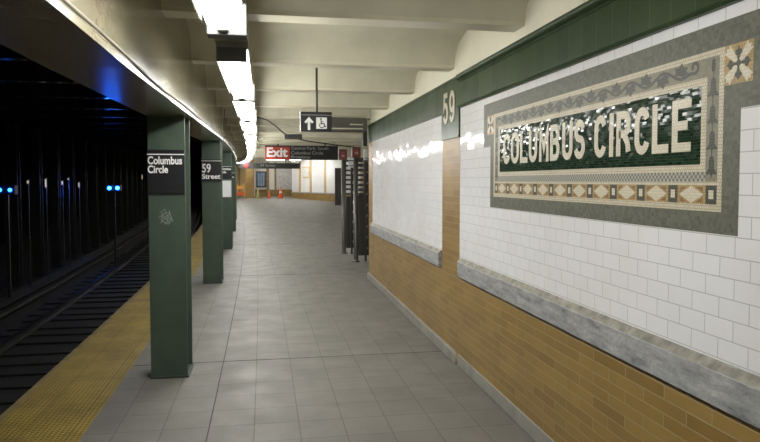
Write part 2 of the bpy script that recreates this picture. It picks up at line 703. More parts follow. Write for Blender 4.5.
ys = [Y0 + i * .75 for i in range(int((56 - Y0) / .75) + 1)]


def strip(name, xa, xb, mat, z=0.0, thick=None, ylist=ys):
    mb = MB()
    n = len(ylist)
    for y in ylist:
        f0 = c(y)
        mb.v += [(xa + f0 if xa < 1.0 else xa, y, z + r(y)), (xb + f0 if xb < 1.0 else xb, y, z + r(y))]
    mb.f += [(2 * i, 2 * i + 1, 2 * i + 3, 2 * i + 2) for i in range(n - 1)]
    if thick:
        k = len(mb.v)
        mb.v += [(x, y, zz - thick) for x, y, zz in mb.v[:k]]
        for i in range(n - 1):
            mb.f += [(k + 2 * i, k + 2 * i + 2, k + 2 * i + 3, k + 2 * i + 1), (2 * i, 2 * i + 2, k + 2 * i + 2, k + 2 * i),
                     (2 * i + 1, k + 2 * i + 1, k + 2 * i + 3, 2 * i + 3)]
        mb.f += [(0, k, k + 1, 1), (2 * n - 2, 2 * n - 1, k + 2 * n - 1, k + 2 * n - 2)]
    return mb.build(name, mat, uvf=lambda co: (co.x - c(co.y) + .106 + 3.02, co.y + 20.0))


fl = struct(strip('floor', -1.215, 9.0, M['floor'], 0, .25))
tc = struct(strip('trim_1', -1.825, -1.21, M['tactile'], .004, .25))
eb = struct(strip('trim_2', -1.885, -1.825, M['edge'], .0, 1.15))
# the long dark joint and its cross joints in the tiling
jl = struct(strip('trim_3', -.4085, -.4015, M['joint'], .0025, .01))
mb = MB()
for y in (6.0, 11.42, 16.8):
    mb.box(-1.2 + c(y), 1.66 if y < 11 else 4.0, y - .004, y + .004, r(y) - .01, r(y) + .0022)
struct(mb.build('trim_4', M['joint']))

# right wall: brick below and on the pilasters, glazed tile between
wr = struct(MB().box(W + .03, W + .25, Y0, YE, -.1, 2.60).build('wall_right', M['plaster']))
mb = MB()
mb.box(W, W + .03, Y0, YE, 0, .96)
mb.box(W, W + .03, 5.504, 6.085, .96, 2.066)
mb.box(W, W + .03, 10.37, YE, .96, 2.31)
mb.build('brickwork', M['brick'], wr)
MB().box(W, W + .25, YE, YE + .004, 0, 2.31).build('brick_end', M['brick_x'], wr)
MB().box(W + .002, W + .03, Y0, 5.504, .96, 2.315).build('tiling', M['tile'], wr)
MB().box(W + .002, W + .03, 6.085, 10.37, .96, 2.315).build('tiling', M['tile'], wr)

# green glazed frieze with its mouldings
fr = struct(MB().box(W - .018, W + .03, Y0, 5.504, 2.315, 2.60).build('trim_5', M['green_tile']))
mold = MB()
prof = [(W + .02, 2.555)] + [(W - .02 - .026 * math.sin(a), 2.583 - .026 * math.cos(a)) for a in [PI * i / 8 for i in range(9)]] + [(W + .02, 2.612)]
mold.sweep(prof, [lambda p, y=y: (p[0], y, p[1]) for y in (Y0, 5.504)])
prof = [(W + .02, 2.312), (W - .022, 2.312), (W - .03, 2.322), (W - .022, 2.334), (W + .02, 2.334)]
mold.sweep(prof, [lambda p, y=y: (p[0], y, p[1]) for y in (Y0, 5.504)])
prof = [(W + .02, 2.535), (W - .022, 2.535), (W - .026, 2.541), (W - .022, 2.547), (W + .02, 2.547)]
mold.sweep(prof, [lambda p, y=y: (p[0], y, p[1]) for y in (Y0, 5.504)])
mold.build('moulding', M['green_tile'], fr)
fr2 = struct(MB().box(W - .010, W + .03, 5.504, YE, 2.31, 2.60).build('trim_6', M['green_tile']))
MB().box(W - .016, W + .03, 5.504, YE, 2.575, 2.604).build('moulding', M['green_tile'], fr2)

# upper plaster of the wall, rising to the ceiling vaults
struct(MB().box(W + .015, W + .25, Y0, YE, 2.60, 3.12).build('trim_7', M['plaster']))

# skirting of grey stone with a rounded end
bb = MB()
bb.box(W - .012, W + .02, Y0, 5.50, 0, .105)
bb.box(W - .030, W + .02, 5.66, YE, 0, .105)
bb.prism([(5.66, 0), (5.66, .105)] + [(5.66 - .12 * math.sin(a), .105 - .105 * (1 - math.cos(a))) for a in [PI / 2 * i / 6 for i in range(1, 7)]],
         lambda p, k: (W - .030 if k else W + .02, p[0], p[1]))
struct(bb.build('baseboard_right', M['concrete'], bevel=.008))


# marble ledges: slabs about a metre long with a sloping top
def ledge(name, Ya, Yb, cuts):
    root = None
    seq = [Ya] + cuts + [Yb]
    prof = [(W + .02, .822), (W - .038, .822), (W - .039, .950), (W - .034, .957), (W - .008, .985), (W + .02, .985)]
    for i in range(len(seq) - 1):
        mb = MB()
        n = 9
        st = []
        for k in range(n + 1):
            y = seq[i] + .0015 + (seq[i + 1] - seq[i] - .003) * k / n
            j = random.uniform(-.0015, .0015)
            st.append(lambda p, y=y, j=j: (p[0] + (j if .9 < p[1] < .95 else 0), y, p[1] + (j if p[1] > .9 else 0)))
        mb.sweep(prof, st)
        o = mb.build('ledge_slab' if root else name, M['marble'], root)
        tp = MB()
        st2 = [lambda p, y=y: (p[0], y, p[1]) for y in (seq[i] + .002, seq[i + 1] - .002)]
        tp.sweep([(W - .035, .9545), (W - .009, .9835), (W - .0075, .9868), (W - .0385, .9550)], st2)
        if root is None:
            root = struct(o)
        tp.build('weathered_top', M['marble_top'], root)
    return root


ledge('trim_8', Y0, 5.44, [-4.3, -3.3, -2.3, -1.3, -.28, .72, 1.72, 2.72, 3.70, 4.45])
ledge('trim_9', 6.09, 10.37, [7.1, 8.15, 9.2])

# ceiling: shallow vaults between cream beams
P = 1.64
FB = 4.10               # near edge of one beam soffit
SO = .18
k0 = -8
beams = [FB + k * P for k in range(k0, 27)]
HB = 2.70


def xr(y):
    return W + .02 if y < YE - .4 else 9.2


ceil = MB()
for i, y in enumerate(beams):
    a, b = y + SO, y + P
    X0, X1 = -.68, xr((a + b) / 2)
    zz = HB + r((a + b) / 2)
    prof = []
    n = 10
    for k in range(n + 1):
        t = PI * (1 - k / n)
        prof.append(((a + b) / 2 + (b - a) / 2 * math.cos(t), zz + .03 + .26 * math.sin(t) ** .8))
    vs = [(X0 - .02 + c(p[0]), p[0], p[1]) for p in prof] + [(X1, p[0], p[1]) for p in prof]
    fs = [(k, k + 1, n + 2 + k, n + 1 + k) for k in range(n)]
    ceil.add(vs, fs)
ceiling = struct(ceil.build('ceiling', M['ceiling'], smooth=True))
# slab above, so that no light leaks in
struct(MB().box(-24, 10, Y0 - .3, 60, 3.9, 4.0).build('ceiling_slab', M['tunnel']))
for i, y in enumerate(beams):
    z = HB + r(y)
    mb = MB()
    mb.box(-.70 + c(y), xr(y), y, y + SO, z, z + .035)
    mb.box(-.70 + c(y), xr(y), y + .05, y + SO - .05, z + .035, z + .3)
    struct(mb.build('ceiling_beam', M['beam']))

# girder above the column row, in straight lengths between the columns
COLS = [5.57, 10.64, 15.75, 20.75, 25.8, 30.9, 36.0, 41.2]
knots = [Y0, -4.6, .5] + COLS + [46.6]


def gz(y):
    return 2.17 + max(0, min(y, 12) - 4.0) * .021 + max(0, r(y) - r(12))


gprof = lambda y: [(-.618, gz(y)), (-.618, gz(y) + .034), (-.630, gz(y) + .038), (-.630, 3.2), (-.955, 3.2), (-.955, gz(y) + .034), (-.975, gz(y) + .03), (-.975, gz(y))]
gd = MB()
ks = []
for i in range(len(knots) - 1):
    for j in range(2):
        ks.append(knots[i] + (knots[i + 1] - knots[i]) * j / 2)
ks.append(knots[-1])


def chord(y):
    for i in range(len(knots) - 1):
        if knots[i] <= y <= knots[i + 1]:
            t = (y - knots[i]) / (knots[i + 1] - knots[i])
            return c(knots[i]) * (1 - t) + c(knots[i + 1]) * t
    return c(y)


n = 8
for y in ks:
    gd.v += [(x + chord(y), y, z) for x, z in gprof(y)]
for s in range(len(ks) - 1):
    for i in range(n):
        j = (i + 1) % n
        gd.f.append((s * n + i, s * n + j, (s + 1) * n + j, (s + 1) * n + i))
gd.f += [tuple(range(n)), tuple(range((len(ks) - 1) * n, len(ks) * n))]
struct(gd.build('ceiling_girder', M['girder']))

# far room: walls round the wider end of the platform
fw = struct(MB().box(9.0, 9.2, YE, 60, -.2, 4.0).build('wall_hall', M['pale']))
struct(MB().box(W + .25, 9.2, YE - .25, YE, -.2, 3.9).build('wall_back', M['pale']))
struct(MB().box(-24, 9.2, Y0 - .3, Y0, -1.3, 4.0).build('wall_rear', M['concrete']))

# slanted white wall in the distance
A = Vector((9.0, 27.5))
B = Vector((3.97, 38.92))
Cc = Vector((1.57, 43.99))


def far_box(mb, t0, t1, z0, z1, d0, d1, P0=B, P1=Cc):
    u = (P1 - P0).normalized()
    nrm = Vector((-u.y, u.x))
    if nrm.y > 0:
        nrm = -nrm
    q = [P0 + u * t0 + nrm * d0, P0 + u * t1 + nrm * d0, P0 + u * t1 + nrm * d1, P0 + u * t0 + nrm * d1]
    mb.prism(q, lambda p, k: (p.x, p.y, z1 if k else z0))


LW = (Cc - B).length
wf = MB()
far_box(wf, -12.6, LW, -.1, 3.7, 0, -.2)
wf = struct(wf.build('wall_far_right', M['tile_far']))
mb = MB()
far_box(mb, -12.6, LW, -.1, .86, .03, 0)
mb.build('brickwork', M['brick'], wf)
mb = MB()
far_box(mb, -12.6, LW, .86, .93, .05, 0)
mb.build('ledge', M['marble'], wf)
mb = MB()
far_box(mb, -12.6, LW, 3.12, 3.7, .04, 0)
mb.build('frieze', M['plaster'], wf)
for t in (LW * .79, LW * .53, LW * .20, -1.2, -3.0, -5):
    mb = MB()
    far_box(mb, t - .11, t + .11, .93, 3.3, .04, 0)
    mb.build('tan_strip', M['tan'], wf)

# end wall of the far hall
we = struct(MB().box(-2.6, 2.2, YF, YF + .2, 0, 4.0).build('wall_far_end', M['pale']))
e = lambda x0, x1, z0, z1, mat, name, d=.03: MB().box(x0, x1, YF - d, YF, z0, z1).build(name, mat, we)
e(-.93, 2.2, .4, 1.05, M['brick_x'], 'brickwork')
e(-.15, .05, .6, 3.0, M['brown'], 'brown_post', .06)
e(.42, .56, .6, 3.0, M['brown'], 'brown_post', .06)
e(.58, 1.75, 1.08, 2.9, M['glassgrey'], 'glazed_panel')
e(-.93, -.15, .9, 1.0, M['brown'], 'brown_rail')
e(-2.6, -1.5, .4, 3.3, M['tan'], 'tan_panel', .02)
e(-2.05, -1.97, .4, 3.3, M['brown'], 'brown_post', .06)
struct(MB().box(-1.52, -.97, 44.0, 44.6, .3, 3.4).build('brick_pillar', M['brick_x'], None))

# track side: bed, far tunnel wall, roof
tb = MB()
for y in ys:
    tb.v += [(-24, y, -1.135 + r(y)), (-1.87 + c(y), y, -1.135 + r(y))]
tb.f = [(2 * i, 2 * i + 1, 2 * i + 3, 2 * i + 2) for i in range(len(ys) - 1)]
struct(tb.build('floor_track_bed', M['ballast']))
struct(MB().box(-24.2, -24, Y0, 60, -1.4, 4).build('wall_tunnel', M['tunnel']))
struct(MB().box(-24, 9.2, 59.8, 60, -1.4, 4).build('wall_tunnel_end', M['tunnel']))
for i, y in enumerate(beams):
    if y < -2:
        continue
    struct(MB().box(-23.9, -.96 + c(y), y, y + .16, 2.96 + r(y), 3.3 + r(y)).build('tunnel_beam', M['tbeam']))

# ------------------------------------------------------------------ columns
def build_column(name, label, y, h, plates=True):
    t = thing(name, label, 'column', (-.825 + c(y), y, r(y)), 0, 'green columns along the platform edge')
    MB().box(-.15, .15, 0, .020, .015, h).build('flange', M['column'], t, bevel=.003)
    MB().box(-.15, .15, .33, .35, .015, h).build('flange', M['column'], t, bevel=.003)
    MB().box(-.008, .008, .02, .33, .015, h).build('web', M['column'], t)
    MB().box(-.155, .16, -.012, .365, 0, .018).build('base_plate', M['column_base'], t, bevel=.004)
    return t


WHERE = ['nearest dark green steel column, scratched tag below its black sign', 'second dark green steel column along the platform edge, short black sign on it',
         'third dark green steel column, white notice below its black sign', 'fourth dark green steel column, mostly hidden behind the third column']
columns = []
for i, y in enumerate(COLS):
    h = gz(y) - r(y)
    lab = WHERE[i] if i < 4 else 'far green steel column in the row beyond the fourth column'
    columns.append(build_column('steel_column', lab, y, h))

# scratched tag on the nearest column
sc = MB()
random.seed(3)
fnc = lambda p, k: (p[0], -.0006 - .0012 * k, p[1])
for s in ([(-.06, 1.40), (-.02, 1.43), (.005, 1.36), (-.045, 1.33), (.01, 1.305), (.03, 1.37)],
          [(-.07, 1.36), (-.03, 1.39), (.02, 1.41), (.035, 1.35), (-.01, 1.31), (-.05, 1.35), (-.02, 1.40)],
          [(-.05, 1.31), (-.04, 1.40), (0, 1.33), (.02, 1.42)], [(.0, 1.30), (.045, 1.335), (.02, 1.39), (-.03, 1.36)],
          [(-.04, 1.345), (.0, 1.38), (.04, 1.33)], [(-.025, 1.30), (.01, 1.345), (-.06, 1.375)]):
    ribbon(sc, s, .005, fnc)
sc.build('scratched_tag', M['scratch'], columns[0])


# station signs fixed to the columns
def col_sign(y, label, w0, w1, z0, z1, lines, rule):
    t = thing('station_sign', label, 'sign', (c(y) - .825, y - .001, r(y)), 0, 'station signs on the columns')
    MB().box(w0, w1, -.016, 0, z0, z1).build('sign_panel', M['sign_black'], t, bevel=.002)
    MB().box(w0, w1, -.018, -.016, rule - .004, rule + .004).build('white_rule', M['white'], t)
    for (b, x0, x1, za, zb) in lines:
        text_part('lettering', b, x0, x1, za, zb, -.0165, M['white'], t, .025, .002)
    return t


ox = .825 - c(5.57)
col_sign(5.57, 'black sign reading Columbus Circle on the nearest green column', -.152, .146, 1.560, 1.925,
         [('Columbus', -.983 + ox, -.709 + ox, 1.803, 1.870), ('Circle', -.983 + ox, -.822 + ox, 1.730, 1.795)], 1.886)
ox = .825 - c(10.64)
col_sign(10.64, 'black sign reading 59 Street on the second green column', -.152, .158, 1.650, 2.009,
         [('59', -1.050 + ox, -.912 + ox, 1.793, 1.940), ('Street', -1.052 + ox, -.762 + ox, 1.695, 1.778)], 1.985)
col_sign(15.75, 'black sign reading Columbus Circle on the third green column', -.152, .156, 1.70, 2.02,
         [('Columbus', -.14, .14, 1.90, 1.962), ('Circle', -.14, .03, 1.825, 1.885)], 1.99)
col_sign(20.75, 'black sign reading 59 Street on the fourth green column', -.152, .156, 1.66, 1.86,
         [('59', -.13, .02, 1.78, 1.84), ('Street', -.13, .13, 1.69, 1.76)], 1.852)
t = thing('paper_notice', 'white framed notice under the black sign on the third column', 'notice', (c(15.75) - .825, 15.749, r(15.75)))
MB().box(-.10, .15, -.012, 0, 1.25, 1.655).build('frame', M['steel'], t)
MB().box(-.085, .135, -.014, -.012, 1.265, 1.64).build('paper', M['notice'], t)


# ------------------------------------------------------------------ fluorescent fixtures
def build_fixture(y, label, L=1.42, mat='tube'):
    t = thing('fluorescent_fixture', label, 'light', (c(y) - .205, y, r(y)), -math.atan(.0058 + .00194 * max(0, y - 4)) * -1, 'fluorescent fixtures in a row along the platform')
    hs = MB().box(-.098, .088, 0, L + .08, 2.462, 2.50)
    hs.build('housing', M['fixture'], t)
    MB().box(-.100, -.092, 0, L + .08, 2.388, 2.50).build('reflector_lip', M['fixture'], t)
    ln = MB()
    ln.sweep([(-.072, 2.4625), (-.072, 2.38), (-.064, 2.366), (.060, 2.370), (.074, 2.39), (.076, 2.4625)], [lambda p, q=q: (p[0], q, p[1]) for q in (.02, L)])
    ln.build('diffuser', M[mat], t)
    MB().box(-.092, .080, -.012, .0205, 2.385, 2.47).build('added_end_cap', M['bracket'], t)  # added cap, keeps the diffuser's near end from lighting the raceway
    eb = MB().box(-.070, .108, L, L + .09, 2.325, 2.47)
    eb.build('end_bracket', M['bracket'], t, bevel=.004)
    MB().box(-.022, .028, L - .045, L, 2.335, 2.371).build('lamp_socket', M['fixture'], t, bevel=.006)
    return t


FX = [1.58, 4.0, 5.95, 8.0]
y = 8.0
while y < 42:
    y += 2.05
    FX.append(y)
for y in (-2.9, -5.2):
    FX.insert(0, y)
ordn = {1.58: 'nearest fluorescent light in view, cut by the top edge of the photo', 4.0: 'second fluorescent light from the front along the platform ceiling',
        5.95: 'third fluorescent light from the front along the platform ceiling', 8.0: 'fourth fluorescent light from the front, just before the black cable starts'}
words = ['fifth', 'sixth', 'seventh', 'eighth', 'ninth', 'tenth', 'eleventh', 'twelfth', 'thirteenth', 'fourteenth', 'fifteenth', 'sixteenth', 'seventeenth', 'eighteenth', 'nineteenth', 'twentieth', 'twenty-first', 'twenty-second']
wi = 0
for y in FX:
    if y in ordn:
        lab = ordn[y]
    elif y < 2:
        lab = 'fluorescent light overhead behind the viewpoint'
    else:
        lab = words[wi] + ' fluorescent light from the front in the curving ceiling row'
        wi += 1
    build_fixture(y, lab)

# raceway that carries the fixtures under the beams
rb = [y + .09 for y in beams if y < 45]
for i in range(len(rb) - 1):
    rw = MB()
    for q in (rb[i], rb[i + 1]):
        for x, z in ((-.105, 2.50), (.092, 2.50), (.092, 2.56), (-.105, 2.56)):
            rw.v.append((-.205 + c(q) + x, q, z + r(q)))
    for k in range(4):
        j = (k + 1) % 4
        rw.f.append((k, j, 4 + j, 4 + k))
    rw.f += [(0, 1, 2, 3), (4, 5, 6, 7)]
    q = rb[i]
    rw.box(-.225 + c(q), -.185 + c(q), q - .015, q + .015, 2.56 + r(q), 2.70 + r(q))
    struct(rw.build('trim_11', M['raceway']))

# conduit along the girder face
pts = [(-.612 + chord(q), q, gz(q) + .040 + .004 * math.sin(q * 3)) for q in [Y0 + .2 + i * .4 for i in range(int((10.2 - Y0) / .4) + 1)]]
q = pts[-1][1]
for i in range(1, 8):
    a = PI / 2 * i / 7
    pts.append((-.612 + chord(q + .3 * math.sin(a)) + .02 * i / 7, q + .3 * math.sin(a), gz(q) + .040 + .45 * (1 - math.cos(a))))
tag(MB().tube(pts, .007, 6).build('conduit', M['cable_girder'], smooth=True), 'thin grimy conduit running along the glossy girder above the columns', 'conduit')

# far lights washing the slanted wall
for k, (t0, lab) in enumerate(((.9, 'short fluorescent light over the nearer end of the distant white wall'), (3.2, 'short fluorescent light over the distant white wall near the end wall'))):
    u = (Cc - B).normalized()
    p = B + u * t0 + Vector((-.9, -.5))
    t = thing('wall_light', lab, 'light', (p.x, p.y, 0), math.atan2(u.y, u.x))
    MB().box(-.65, .65, -.1, .1, 3.02, 3.12).build('housing', M['fixture'], t)
    MB().box(-.62, .62, -.07, .07, 2.99, 3.02).build('diffuser', M['tube_far'], t)
t = thing('wall_light', 'short fluorescent light added to brighten the far end wall, behind the distant sign', 'light', (.5, 44.6, 0))  # extra light, added only to brighten the end wall
MB().box(-.65, .65, -.1, .1, 3.14, 3.24).build('housing', M['fixture'], t)
MB().box(-.62, .62, -.07, .07, 3.11, 3.14).build('diffuser', M['tube_far'], t)
for k, (x, y) in enumerate(((2.6, 14.5), (3.6, 20), (4.6, 26), (4.9, 31))):  # unseen lights behind the tiled wall, added to brighten the far hall
    t = thing('added_hall_light', 'unseen fluorescent light added in the side hall beyond the end of the tiled wall', 'light', (x + .9, y, r(y)), 0, 'added lights in the side hall')
    MB().box(-.12, .12, -.9, .9, 2.62, 2.70).build('housing', M['fixture'], t)
    MB().box(-.09, .09, -.87, .87, 2.595, 2.62).build('diffuser', M['tube'], t)

# ------------------------------------------------------------------ mosaic name tablet on the right wall
TX = W + .002
tab = thing('mosaic_name_tablet', 'long mosaic tablet reading COLUMBUS CIRCLE set in the white tiled wall', 'mosaic', (0, 0, 0))
YC = 3.395


def lay(d):
    return TX, TX - d


def frame(mb, Ya, Yb, z0, z1, w, wz0, wz1, x0, x1):
    wall_rect(mb, Ya, Yb, z1 - wz1, z1, x0, x1)
    wall_rect(mb, Ya, Yb, z0, z0 + wz0, x0, x1)
    wall_rect(mb, Ya, Ya - w, z0 + wz0, z1 - wz1, x0, x1)
    wall_rect(mb, Yb + w, Yb, z0 + wz0, z1 - wz1, x0, x1)


x0, x1 = lay(.004)
mb = MB()
out = [(-4.868, 2.263), (-1.92, 2.263), (-1.92, 1.930), (-2.066, 1.930), (-2.066, 1.464), (-4.712, 1.464), (-4.712, 1.930), (-4.868, 1.930)]
mb.prism([(p[0], p[1]) for p in out], on_wall(x0, x1))
mb.build('grey_border', M['t_grey'], tab)
x0, x1 = TX, TX - .006
mb = MB()
frame(mb, 4.637, 2.155, 1.548, 2.168, .026, .027, .026, x0, x1)
wall_rect(mb, 4.611, 2.181, 1.649, 1.663, x0, x1)
frame(mb, 4.541, 2.249, 1.702, 2.068, .031, .029, .029, x0, x1)
mb.build('cream_frame', M['t_cream'], tab)
wall_rect(MB(), 4.611, 2.181, 2.068, 2.142, x0, x1 + .001).build('vine_ground', M['t_vinebg'], tab)
for ya, yb in ((4.611, 4.541), (2.249, 2.181)):
    wall_rect(MB(), ya, yb, 1.663, 2.068, x0, x1 + .001).build('drop_ground', M['t_vinebg'], tab)
wall_rect(MB(), 4.541, 2.249, 1.663, 1.702, x0, x1 + .001).build('chequer_band', M['t_check'], tab)
wall_rect(MB(), 4.510, 2.280, 1.731, 2.039, x0, x1 + .001).build('name_field', M['t_green'], tab)
# letters
L1 = [('C', 4.438, 4.305), ('O', 4.286, 4.145), ('L', 4.122, 3.996), ('U', 3.973, 3.843), ('M', 3.812, 3.672), ('B', 3.652, 3.527), ('U', 3.491, 3.362), ('S', 3.345, 3.218)]
L2 = [('C', 3.119, 3.0), ('I', 2.969, 2.931), ('R', 2.903, 2.776), ('C', 2.744, 2.626), ('L', 2.606, 2.487), ('E', 2.464, 2.340)]
fn = on_wall(TX - .004, TX - .009)
for ch, Ya, Yb in L1 + L2:
    mb = MB()
    glyph(mb, ch, Ya, Yb, 1.786, 2.002, .038, fn)
    mb.build('letter', M['t_letter'], tab)
# vine scroll with leaves
fn = on_wall(TX - .005, TX - .008)
vine = MB()
pts = []
per = .25
ymid = 2.105
yL, yR = 4.56, 2.36
NN = 150
for i in range(NN + 1):
    Y = yL + (yR - yL) * i / NN
    pts.append((-Y, ymid + .021 * math.cos(2 * PI * (Y - 2.78) / per)))
ex, ez = pts[-1]
for i in range(1, 15):
    a = -PI * .55 + i * PI * 1.75 / 14
    rr = .024 - .0008 * i
    pts.append((ex + .035 + rr * math.cos(a), ez + .022 + rr * math.sin(a)))
ribbon(vine, pts, .013, fn)
vine.build('vine_stem', M['t_dark'], tab)
Y = 2.42
k = 0
leafmesh = None
while Y < 4.52:
    ph = 2 * PI * (Y - 2.78) / per
    s = -1 if math.cos(ph) > 0 else 1
    zc = ymid + s * .014
    lf = [(0, -.014), (.012, -.02), (.03, -.012), (.022, -.004), (.030, .006), (.014, .008), (.008, .022), (-.004, .010), (-.018, .012), (-.014, 0), (-.02, -.012)]
    mb = MB()
    mb.prism([(-Y + 1.8 * p[0], zc + 1.4 * s * p[1]) for p in lf], fn)
    mb.build('vine_leaf', M['t_dark'], tab)
    Y += per / 2
# bellflower drops down both sides
for Yc in (2.215, 4.576):
    dm = MB()
    wall_rect(dm, Yc + .002, Yc - .002, 1.675, 2.13, TX - .004, TX - .0075)
    dm.prism([(-Yc + .011 * math.cos(a), 2.108 + .028 * math.sin(a)) for a in [2 * PI * i / 12 for i in range(12)]], fn)
    for zt in (2.062, 1.958, 1.858, 1.762):
        o = [(-.004, 0), (.004, 0), (.010, -.012), (.011, -.045), (.022, -.060), (.020, -.066), (.006, -.062), (0, -.074), (-.006, -.062), (-.020, -.066), (-.022, -.060), (-.011, -.045), (-.010, -.012)]
        dm.prism([(-Yc + 1.4 * p[0], zt + 1.1 * p[1]) for p in o], fn)
    dm.build('bellflower_drop', M['t_dark'], tab)
# diamond band
x0, x1 = TX, TX - .006
wall_rect(MB(), 4.611, 2.181, 1.575, 1.649, x0, x1 + .001).build('ochre_band', M['t_tan'], tab)
rc = [4.565, 4.326, 4.093, 3.856, 3.615, 3.374, 3.141, 2.909, 2.683, 2.448, 2.212]
rc = [4.578 + (2.213 - 4.578) * i / 10 for i in range(11)]
for i, Yc in enumerate(rc):
    wall_rect(MB(), Yc + .031, Yc - .031, 1.5755, 1.6485, TX - .004, TX - .0066).build('dark_block', M['t_dark'], tab)
    wall_rect(MB(), Yc + .014, Yc - .014, 1.596, 1.630, TX - .004, TX - .008).build('cream_inset', M['t_letter'], tab)
    if i < 10:
        Yd = (rc[i] + rc[i + 1]) / 2
        zc = 1.612
        for sy in (-1, 1):
            for sz in (-1, 1):
                MB().prism([(-Yd + sy * .028, zc + sz * .030), (-Yd + sy * .070, zc + sz * .030), (-Yd + sy * .070, zc + sz * .010)],
                           on_wall(TX - .004, TX - .0058)).build('rust_corner', M['t_rust'], tab)
        MB().prism([(-Yd - .074, zc), (-Yd, zc + .035), (-Yd + .074, zc), (-Yd, zc - .035)], on_wall(TX - .004, TX - .0075)).build('diamond', M['t_letter'], tab)
# square corner ornaments on the ears
for Ya, Yb in ((2.155, 2.010), (4.785, 4.641)):
    zt, zb = 2.166, 2.020
    Yc, zc = (Ya + Yb) / 2, (zt + zb) / 2
    sq = wall_rect(MB(), Ya, Yb, zb, zt, TX, TX - .0062).build('corner_square', M['t_tan'], tab)
    fnp = on_wall(TX - .005, TX - .0085)
    pm = MB()
    for a in (45, 135, 225, 315):
        ca, sa = math.cos(math.radians(a)), math.sin(math.radians(a))
        o = [(.012, -.008), (.055, -.017), (.085, -.020), (.076, -.008), (.088, 0), (.076, .008), (.085, .020), (.055, .017), (.012, .008)]
        pm.prism([(-Yc + x * ca - y * sa, zc + x * sa + y * ca) for x, y in o], fnp)
    pm.build('cream_petals', M['t_letter'], tab)
    cm = MB()
    for a in (0, 90, 180, 270):
        ca, sa = math.cos(math.radians(a)), math.sin(math.radians(a))
        o = [(.006, -.005), (.030, -.006), (.036, -.018), (.048, -.015), (.052, -.005), (.064, 0), (.052, .005), (.048, .015), (.036, .018), (.030, .006), (.006, .005)]
        cm.prism([(-Yc + x * ca - y * sa, zc + x * sa + y * ca) for x, y in o], on_wall(TX - .005, TX - .009))
    cm.prism([(-Yc + .012 * math.cos(b), zc + .012 * math.sin(b)) for b in [2 * PI * i / 10 for i in range(10)]], on_wall(TX - .005, TX - .0095))
    cm.build('dark_cross', M['t_dark'], tab)

# 59 panel on the pilaster
t59 = thing('number_tablet', 'green tiled panel with a cream 59 above the brick pilaster', 'mosaic', (0, 0, 0))
MB().box(W - .012, W, 5.506, 6.083, 2.064, 2.31).build('tile_panel', M['green_tile'], t59)
MB().box(W - .016, W, 5.506, 6.083, 2.058, 2.076).build('sill', M['green_tile'], t59)
fn = on_wall(W - .011, W - .018)
for ch, Ya, Yb in (('5', 6.005, 5.835), ('9', 5.795, 5.622)):
    mb = MB()
    glyph(mb, ch, Ya, Yb, 2.205, 2.497, .046, fn)
    mb.build('numeral', M['t_letter'], t59)

# ------------------------------------------------------------------ hanging signs
# step-free sign
ya = 5.9
t = thing('direction_sign', 'small hanging black sign with white up arrow and wheelchair symbol', 'sign', (0, ya, 0))
MB().box(.292, .578, 0, .05, 2.118, 2.297).build('sign_panel', M['sign_black'], t, bevel=.003)
MB().box(.2925, .5775, -.002, 0, 2.2655, 2.2700).build('white_rule', M['grey_text'], t)
MB().box(.288, .294, -.003, .053, 2.113, 2.302).build('edge_trim', M['steel'], t)
MB().tube([(.442, .025, 2.297), (.442, .025, HB + r(5.9) + .002)], .011, 10).build('hanger_rod', M['cable'], t)
ar = MB()
fq = lambda p, k: (p[0], -.0005 - .0025 * k, p[1])
ar.prism([(.357, 2.131), (.380, 2.131), (.380, 2.205), (.396, 2.191), (.4115, 2.203), (.3685, 2.251), (.3255, 2.203), (.341, 2.191), (.357, 2.205)], fq)
ar.build('arrow', M['white'], t)
MB().box(.434, .532, -.002, 0, 2.143, 2.247).build('symbol_square', M['white'], t, bevel=.004)
wc = MB()
fq = lambda p, k: (p[0], -.0015 - .002 * k, p[1])
wc.prism([(.478 + .0085 * math.cos(a), 2.232 + .0085 * math.sin(a)) for a in [2 * PI * i / 10 for i in range(10)]], fq)
ribbon(wc, [(.478, 2.222), (.481, 2.190), (.506, 2.190), (.514, 2.163), (.523, 2.165)], .009, fq)
ribbon(wc, [(.480, 2.208), (.501, 2.208)], .006, fq)
ribbon(wc, arc(.486, 2.175, .022, .022, 130, 360, 12), .007, fq)
wc.build('wheelchair_symbol', M['sign_black'], t)

# exit sign
ye = 18.90
t = thing('exit_sign', 'long hanging black sign with red Exit panel at its left end', 'sign', (0, ye, 0))
MB().box(-.094, 2.03, 0, .10, 2.285, 2.697).build('sign_panel', M['sign_black'], t, bevel=.004)
MB().box(-.092, .62, -.006, 0, 2.288, 2.658).build('red_panel', M['red'], t)
text_part('lettering', 'Exit', -.044, .558, 2.359, 2.641, -.0065, M['white'], t, .035, .004)
for b, x0, x1, z0, z1 in (('Central Park, South', .66, 1.745, 2.565, 2.667), ('Columbus Circle', .66, 1.59, 2.439, 2.537), ('Broadway', .66, 1.22, 2.305, 2.406)):
    text_part('small_lettering', b, x0, x1, z0, z1, -.001, M['grey_text'], t, .006, .003)
for x in (.283, 1.65):
    MB().tube([(x, .05, 2.697), (x, .05, HB + r(ye) + .002)], .02, 8).build('hanger_rod', M['cable'], t)

